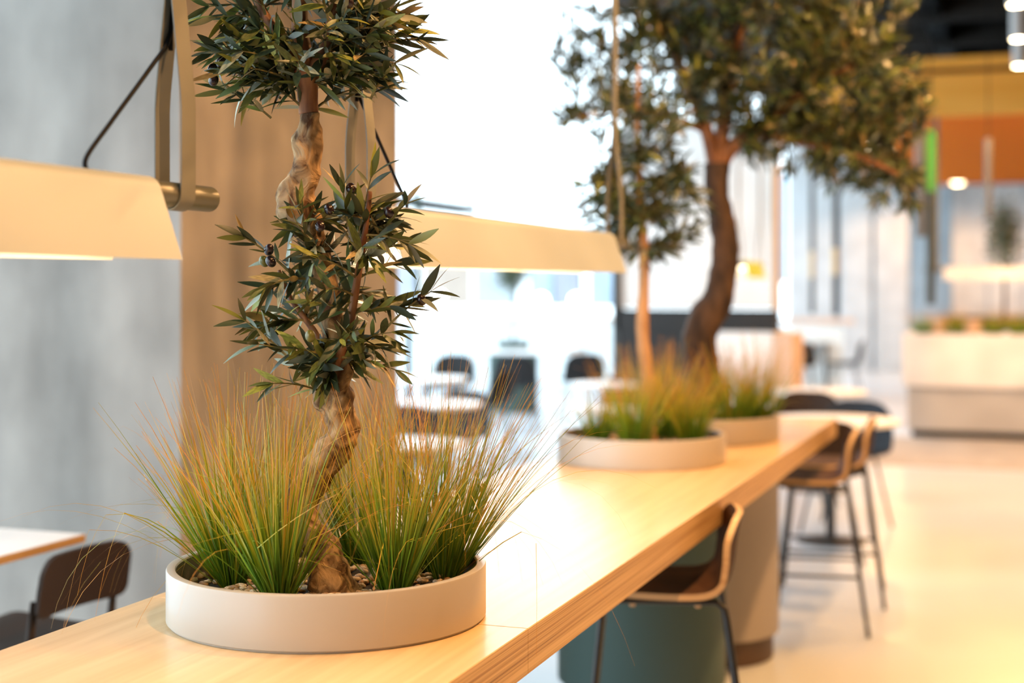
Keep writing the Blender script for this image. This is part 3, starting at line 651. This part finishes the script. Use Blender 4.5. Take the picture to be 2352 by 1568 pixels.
tube_pendant(-4.788, 11.03, 1.32, 2.925, .026, 'dark teal tube pendant hanging right of the concrete column', 'teal_paint')
tube_pendant(-.87, 12.45, 1.9, 3.0, .04, 'grey tube pendant beside the green-banded one', 'mid_grey')
tube_pendant(-.79, 12.45, 1.34, 2.78, .035, 'dark tube pendant with a bright green upper half before the timber canopy', 'dark_olive', (2.275, 2.776), 'green_strip')
tube_pendant(-.37, 13.7, 2.1, 2.82, .03, 'short grey tube pendant hanging before the timber canopy', 'mid_grey')
# globe lamps
def globe(x, y, z, r, label):
    t = thing('globe_pendant', label, 'lamp', (x, y, z), 0, 'glowing globe pendants in the atrium')
    mb = MB(); mb.lathe([(0, -r)] + [(r * math.cos(R(a)), r * math.sin(R(a))) for a in range(-75, 76, 15)] + [(0, r)], 20); mb.build('globe', 'globe_glow', t, True)
    mb = MB(); mb.tube([(0, 0, r), (0, 0, 5.0 - z)], .005, 6); mb.build('cord', 'light_grey', t)
for q in [(-6.158, 14.79, 1.38, .055, 'glowing globe lamp farthest left, beside the concrete column'), (-5.107, 15.17, 1.33, .08, 'larger glowing globe lamp left of centre in the atrium'), (-4.731, 15.3, 1.33, .08, 'larger glowing globe lamp right of centre in the atrium'),
          (-4.33, 13.4, 1.142, .045, 'small low glowing globe lamp above the drum table'), (-3.982, 13.445, 1.172, .045, 'small low glowing globe lamp nearest the black kiosk')]: globe(*q)

# ------------------------------------------------------------------ kiosk behind the planters
k = thing('display_kiosk', 'white and black kiosk wall with a timber edge behind the dark olive trunk', 'kiosk', (0, 12.3, 0))
bx('white_panel', 'white_lacquer', -3.40, -2.06, 0, .12, 1.30, 2.9, k); bx('black_band', 'black_paint', -3.43, -2.03, -.06, .14, 1.11, 1.29, k)
bx('corner_post', 'dark_steel', -3.46, -3.40, -.06, .12, .0, 2.9, k); bx('black_base', 'black_paint', -3.40, -2.72, -.05, .6, 0, 1.11, k)
bx('white_base', 'white_lacquer', -2.72, -2.06, -.05, .6, 0, 1.11, k); bx('timber_post', 'pale_ply', -2.06, -2.02, -.05, .12, 1.29, 2.9, k); bx('timber_side', 'peach_panel', -2.06, -1.90, -.06, .6, 0, 1.09, k)
linear_lamp((-2.06, 11.2, 1.66), .75, 'lime green pendant lamp in front of the white kiosk panel', 'lime_shade', led='bulb_warm', cable=0)
# screen
sc_ = thing('wall_screen', 'tall glowing cyan screen on the far white wall', 'screen', (-4.6, 27.5, 1.55))
bx('housing', 'light_grey', -.22, .22, 0, .12, 0, 2.1, sc_); bx('display', 'screen_cyan', -.17, .17, -.012, 0, .05, 2.05, sc_)
# far table with chairs
ft = thing('long_table', 'long dark far table with chairs in front of the white piers', 'table', (-3.05, 19.6, 0))
bx('tabletop', 'light_grey', -.55, .55, -.35, .35, .72, .75, ft)
for sx in (-1, 1):
    for s in (-1, 1): bx('leg', 'dark_steel', sx * .5 - .02, sx * .5 + .02, s * .3 - .02, s * .3 + .02, 0, .72, ft)
for kk, (x, y, a, lb) in enumerate([(-3.35, 19.0, -95, 'left near chair at the long far table'), (-2.85, 19.0, -85, 'right near chair at the long far table'), (-2.35, 19.6, 0, 'chair at the right end of the long far table'), (-3.0, 20.2, 90, 'chair behind the long far table')]):
    shell_chair((x, y, 0), R(a), 'charcoal shell ' + lb, lc)

# ------------------------------------------------------------------ serving counter under the canopy
ct = thing('serving_counter', 'white and grey serving counter with grasses on top under the timber canopy', 'counter', (0, 14.8, 0))
bx('plinth', 'black_paint', -1.12, 5, .05, 1.1, .002, .075, ct); bx('lower_panel', 'light_grey', -1.16, 5, 0, 1.15, .075, .50, ct, .004)
bx('upper_panel', 'white_lacquer', -1.20, 5, -.04, 1.2, .505, 1.02, ct, .004)
for kk, (x, lb) in enumerate([(-1.02, 'grass clump at the left end of the serving counter'), (-.72, 'grass clump second from the left on the serving counter'), (-.36, 'grass clump third from the left on the serving counter'), (-.12, 'grass clump at the right picture edge on the serving counter')]):
    tuft((x, 15.0, 1.03), 150, .27, lb, 'grass clumps on the serving counter', 400 + kk, (0, 0), 1.6, 1.0, .008, 0, .08)
for kk, (x, lb) in enumerate([(-.87, 'low peach pot between the first two grass clumps on the counter'), (-.55, 'low peach pot right of the second grass clump on the counter')]):
    mb = MB(); mb.lathe([(.07, 1.021), (.10, 1.16), (.085, 1.16), (.06, 1.05)], 20); tag(smooth_angle(mb.build('small_pot', 'peach_panel', None, loc=(x, 15.05, 0)), 40), lb, 'pot')
small_tree((-.27, 15.6, 1.025), 1.0, .20, .42, 'dark columnar olive tree on the serving counter at the right edge', 6)
linear_lamp((.32, 15.2, 1.66), 2.3, 'white pendant lamp hanging over the serving counter', 'white_lacquer', rz=R(90), led='bulb_warm', cable=0, top=1.54)
# panelled shop wall beyond the canopy
sh = thing('panel_wall', 'pale panelled shop wall beyond the timber canopy', 'wall panel', (0, 27.2, 0))
for i in range(6): bx('panel', 'white_wall', -1.35 + i * .62, -.76 + i * .62, 0, .1, .9, 3.3, sh)
bx('dark_counter', 'beam_brown', -1.5, 4, -.5, 0, 0, .95, sh)
